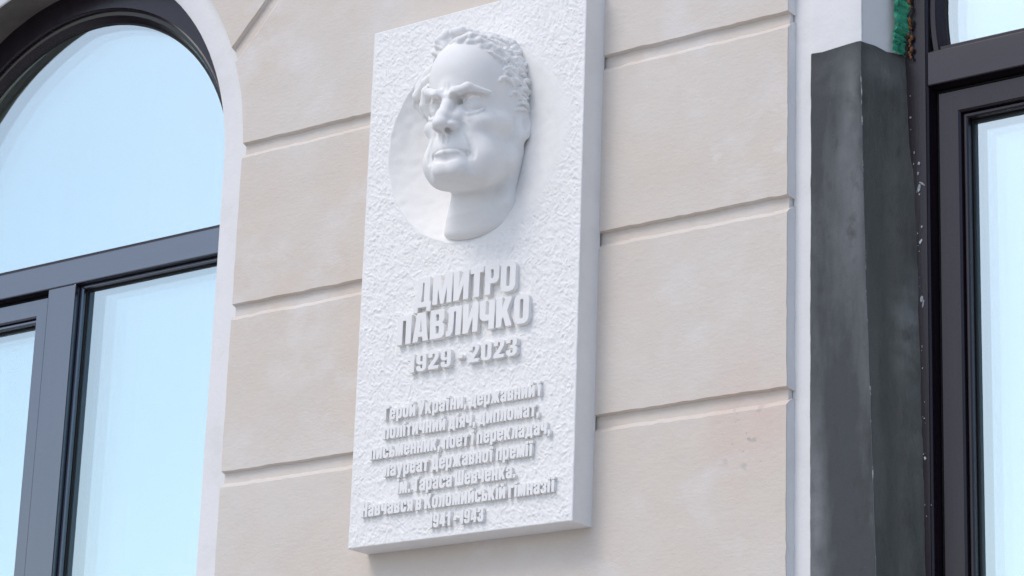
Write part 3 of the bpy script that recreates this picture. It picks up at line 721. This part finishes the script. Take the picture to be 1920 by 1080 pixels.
H = SDF((-.56, -.22, -.40), (.46, .64, 1.16), HEAD_STEP)
def front(x, z):
    """f of the surface met when coming from the front"""
    i = int(round((x - H.lo[0]) / H.h)); k = int(round((z - H.lo[2]) / H.h)); col = H.D[i, :, k]
    ins = np.nonzero(col < 0)[0]
    if not len(ins): return .1
    j = ins[-1]; d0, d1 = col[j], col[min(j + 1, len(col) - 1)]
    return float(H.ax[1][j] + H.h * d0 / (d0 - d1 + 1e-9))
def fold(xz, rad, off, k, mode, both=True):
    """ridge (mode 1) or crease (mode -1) laid on the surface through frontal points; off = centre's height over the surface"""
    m_ = 4 * (len(xz) - 1); tt = np.linspace(0, len(xz) - 1, m_ + 1); ii = np.arange(len(xz))
    xz = list(zip(np.interp(tt, ii, [q[0] for q in xz]), np.interp(tt, ii, [q[1] for q in xz]))); rad = list(np.interp(tt, ii, rad))
    for sg in ((1, -1) if both else (1,)):
        P = [(x * sg, front(x * sg, z) + off, z) for x, z in xz]
        H.cap(P, rad, k, mode)
# skull, forehead, face, jaw
H.ell((0, .03, .66), (.285, .36, .365), .0)
H.ell((0, .15, .72), (.245, .265, .255), .05)
H.ell((0, .11, .40), (.255, .285, .30), .05)
H.ell((0, .20, .255), (.225, .215, .205), .05)
H.cap([(.225, .0, .31), (.212, .09, .19), (.140, .25, .108), (.05, .34, .090)], [.03, .055, .062, .060], .09, both=True)
H.ell((0, .340, .100), (.115, .095, .078), .05)
H.ell((.055, .402, .098), (.052, .040, .046), .04, both=True)
H.ell((0, .33, -.060), (.30, .27, .118), .014, -1)
H.ell((.165, .265, .395), (.080, .090, .055), .06, both=True)     # cheekbones
H.ell((.225, .12, .42), (.05, .10, .05), .06, both=True)
H.ell((.170, .23, .20), (.075, .11, .10), .07, both=True)         # jowls
# brow: heavy, knitted towards the nose
H.cap([(.014, .412, .548), (.070, .428, .565), (.140, .408, .594), (.228, .296, .574)], [.028, .034, .028, .015], .018, both=True)
H.ell((0, .375, .60), (.050, .04, .06), .05)
# eye sockets, eyeballs, lower lids and bags
H.ell((.130, .440, .504), (.074, .128, .058), .008, -1, both=True)
H.ell((.062, .440, .514), (.034, .080, .040), .010, -1, both=True)
H.ell((.175, .400, .508), (.050, .080, .034), .014, -1, both=True)
H.ell((.128, .292, .506), (.064, .074, .063), .003, both=True)
H.cap([(.066, .372, .546), (.125, .376, .566), (.190, .335, .556)], [.017, .021, .014], .004, -1, both=True)
H.ell((.056, .430, .520), (.024, .115, .034), .006, -1, both=True)
H.cap([(.062, .352, .492), (.082, .368, .456), (.125, .370, .432), (.170, .346, .440), (.200, .312, .472)], [.008, .010, .011, .010, .008], .007, both=True)
H.cap([(.080, .355, .425), (.125, .352, .402), (.175, .325, .408), (.210, .285, .435)], [.010, .014, .014, .010], .022, both=True)
for sg in (1, -1):
    cx_ = .120 * 1 if sg > 0 else -.146
    fr_ = front(cx_, .508)
    H.ell((cx_, fr_ + .004, .508), (.022, .012, .024), .004, -1)
fold([(.013, .572), (.016, .605), (.014, .635)], [.006, .006, .003], .006, .014, -1)
# nose: broad straight bridge, blunt tip, flat underside
H.cap([(0, .380, .560), (0, .418, .49), (0, .470, .41), (0, .496, .364)], [.034, .037, .042, .043], .020)
H.ell((0, .505, .356), (.046, .046, .036), .018)
H.cap([(.055, .35, .46), (.038, .425, .39)], [.03, .034], .04, both=True)
H.ell((.054, .432, .352), (.029, .058, .027), .020, both=True)
H.ell((0, .52, .262), (.16, .12, .064), .010, -1)
H.ell((.034, .466, .322), (.018, .030, .016), .008, -1, both=True)
H.cap([(0, .442, .304), (0, .485, .325)], [.013, .012], .012)
# muzzle, mouth
H.ell((0, .290, .225), (.145, .150, .125), .05)
fold([(.090, .190), (.055, .190), (0, .189)], [.004, .010, .012], -.001, .014, 1)
fold([(.134, .172), (.110, .190), (.07, .205), (0, .209)], [.009, .008, .0075, .007], .000, .006, -1)
fold([(.126, .185), (.140, .150)], [.009, .006], .004, .018, -1)
fold([(.016, .298), (.015, .252)], [.007, .007], -.001, .012, 1)
fold([(.0, .295), (.0, .252)], [.007, .009], .005, .010, -1, both=False)
fold([(.075, .150), (.04, .146), (0, .145)], [.006, .008, .009], .010, .020, -1)
# nasolabial fold
H.ell((.170, .245, .165), (.06, .08, .065), .08, both=True)
fold([(.094, .365), (.118, .318), (.146, .258), (.163, .195), (.163, .150)], [.010, .012, .012, .010, .005], .002, .018, -1)
H.ell((.0, .225, .070), (.165, .160, .066), .05)
H.ell((.13, .16, .095), (.09, .13, .06), .06, both=True)
# ears
H.ell((.292, -.005, .440), (.030, .070, .112), .010, both=True, rot=(.12, .15, .35))
H.ell((.292, .012, .352), (.022, .034, .036), .010, both=True)
H.ell((.330, .014, .440), (.024, .040, .062), .006, -1, both=True)
H.ell((.285, .038, .415), (.016, .018, .026), .012, both=True)
H.ell((.262, .02, .35), (.03, .05, .06), .03, both=True)
# neck: leans back into the hollow and dies into the slab at its foot
sl = H.win((0, .1, -.10), (.36, .36, .40)); X, Y, Z = H.grid(sl)
zz_ = [-.40, -.30, -.22, -.12, 0, .12, .26]; fc = np.interp(Z, zz_, [-.02, -.03, -.06, -.11, -.17, -.20, -.20])
nb = np.interp(Z, zz_, [.055, .080, .145, .240, .310, .37, .36]); nx_ = np.interp(Z, [-.4, 0, .2], [-.035, -.028, 0])
na = np.interp(Z, [-.40, -.1, .1, .3], [.315, .262, .228, .205])
rimd = np.hypot(X + .085, Z - .41) - .672
nd = ((np.sqrt(((X - nx_) / na) ** 2 + ((Y - fc) / nb) ** 2) - 1) * np.minimum(na, nb) * .9)
hh = np.clip(.5 - .5 * (nd - rimd) / .05, 0, 1); nd = nd * (1 - hh) + rimd * hh + .05 * hh * (1 - hh)
H.comb(sl, nd, .045, 1)
H.cap([(.235, -.02, .26), (.19, .01, -.06), (.17, -.06, -.16)], [.040, .034, .02], .08)
# the head's back melts into the slab on the viewer's right
H.ell((.13, -.185, .42), (.25, .10, .44), .05)
# hair: an under-layer, then curved locks swept back and outwards
H.ell((0, -.03, .725), (.300, .335, .335), .02)
H.ell((.225, .0, .61), (.085, .14, .17), .04, both=True)
SKIN = H.D.copy()
rr = random.Random(21)
def surf(p, lift):
    """push a point along the direction away from the skull centre until it sits on the surface"""
    c = np.array((0, .03, .62)); v = np.array(p, float) - c; v /= np.linalg.norm(v); lo_, hi_ = .1, .62
    for _ in range(18):
        m = (lo_ + hi_) / 2
        if H.val(c + v * m) < 0: lo_ = m
        else: hi_ = m
    return c + v * (lo_ + lift)
def lock(p, dirs, n, r0, lift=.006, k=.010, step=.035):
    """a lock of hair that follows the surface: start point, list of headings blended along it"""
    pts = []; p = surf(p, lift); rads = []
    for i in range(n):
        f = i / (n - 1)
        pts.append(tuple(surf(p, lift + .010 * math.sin(math.pi * f)))); rads.append(r0 * (.55 + .6 * math.sin(math.pi * min(1, f * .85 + .12))) * (1 if f < .8 else .6))
        h = np.array(dirs[0]) * (1 - f) + np.array(dirs[1]) * f
        p = np.array(pts[-1]) + h / np.linalg.norm(h) * step
    return pts, rads
LK = []
for i in range(44):          # top: swept back from the hairline, parted on the viewer's left
    u = rr.uniform(-.24, .25); hl = .925 - .60 * abs(u) ** 1.35 + (.02 if u > 0 else -.02)
    b = rr.uniform(0, 1) ** 1.3
    z = hl + b * (1.02 - hl) * .9 + rr.uniform(-.016, .02)
    fz = .33 - b * .30 - abs(u) * .2
    sd = 1 if u > -.12 else -1
    LK.append(lock((u, fz, z), [(sd * rr.uniform(.5, 1.0), rr.uniform(-.3, .2), rr.uniform(.0, .6)), (sd * rr.uniform(.3, .9), -1, rr.uniform(-.5, .1))], 7, rr.uniform(.010, .023), .001, .012, rr.uniform(.026, .040)))
for sg in (1, -1):           # temples and sides: wavy locks brushed back
    for i in range(95):
        z = rr.uniform(.50, .95); hl = .16 + (.13 if z > .66 else 0) - max(0, z - .8) * .5 - (.06 if z < .58 else 0) + rr.uniform(-.03, .025)
        f = hl - rr.uniform(0, 1) * (hl + .12)
        LK.append(lock((sg * .28, f, z), [(0, rr.uniform(-.9, -.1), rr.uniform(-.2, .7)), (0, rr.uniform(-1, -.3), rr.uniform(-1, -.2))], 5, rr.uniform(.007, .0155), .000, .010, rr.uniform(.020, .034)))
for pts, rads in LK: H.cap(pts, rads, .003)
H.ell((-.10, .24, .965), (.06, .05, .045), .02)
H.ell((-.30, .03, .74), (.10, .10, .16), .03)
H.ell((-.29, .09, .68), (.10, .07, .16), .03)
H.ell((-.14, .25, .925), (.05, .05, .05), .03)
for (pts, rads) in (         # standing locks of the quiff and the wing of hair beyond the far temple
    ([(-.10, .30, .92), (-.15, .29, .965), (-.10, .27, 1.005), (-.02, .24, 1.025), (.06, .18, 1.02)], [.014, .027, .032, .028, .014]),
    ([(-.11, .31, .905), (-.165, .29, .935), (-.15, .25, .985), (-.08, .20, 1.02)], [.008, .018, .020, .012]),
    ([(-.13, .285, .875), (-.195, .27, .90), (-.18, .24, .955), (-.10, .20, 1.00)], [.008, .019, .020, .012]),
    ([(-.02, .31, .905), (.03, .325, .935), (.09, .30, .960), (.16, .24, .955)], [.011, .021, .026, .014]),
    ([(.03, .315, .890), (.08, .31, .918), (.14, .28, .925), (.20, .21, .900)], [.010, .019, .023, .013]),
    ([(.10, .29, .875), (.15, .275, .885), (.20, .22, .865), (.24, .16, .82)], [.010, .020, .022, .012]),
    ([(-.235, .14, .88), (-.33, .10, .83), (-.41, .07, .75), (-.44, .06, .66), (-.40, .06, .57)], [.024, .044, .050, .042, .014]),
    ([(-.24, .02, .86), (-.36, .0, .78), (-.42, .0, .66), (-.38, .02, .56)], [.05, .06, .06, .03]),
    ([(-.24, .17, .82), (-.34, .14, .76), (-.42, .11, .69), (-.465, .08, .64)], [.016, .032, .034, .010]),
    ([(-.25, .17, .76), (-.32, .16, .69), (-.345, .14, .61), (-.325, .13, .54)], [.016, .034, .034, .014]),
    ([(-.26, .08, .90), (-.34, .05, .85), (-.40, .02, .76), (-.42, .01, .68)], [.014, .026, .030, .014]),
):
    H.cap(pts, rads, .010)
# fine strand relief on the hair only
hair = np.clip((SKIN - H.D - .0015) / .006, 0, 1)
X, Y, Z = H.grid((slice(None),) * 3)
phi = np.arctan2(Z - .52, X)
q1 = vnoise(phi * 26 + Y * 5 + 3.4 * vnoise(X * 5 + Z * 4, Y * 7, 51), Y * 4 + 1.2 * vnoise(Y * 9, Z * 9, 52), 53)
hair = hair * np.clip((X + .33) / .06, 0, 1)
H.D += (hair * (np.sqrt(np.abs(q1 - .5) * 2) - .6) * -.006).astype(np.float32)
V, F = H.mesh()
Wd = head_world(V)
me = from_np('portrait_head', Wd, F)
po = link('portrait_head', me, STONE, PL, True); pch(po); po['label'] = 'sculpted head of an older man with swept back wavy hair and knitted brows'
sm_ = po.modifiers.new('smooth', 'CORRECTIVE_SMOOTH') if False else po.modifiers.new('smooth', 'SMOOTH'); sm_.factor = .5; sm_.iterations = 2
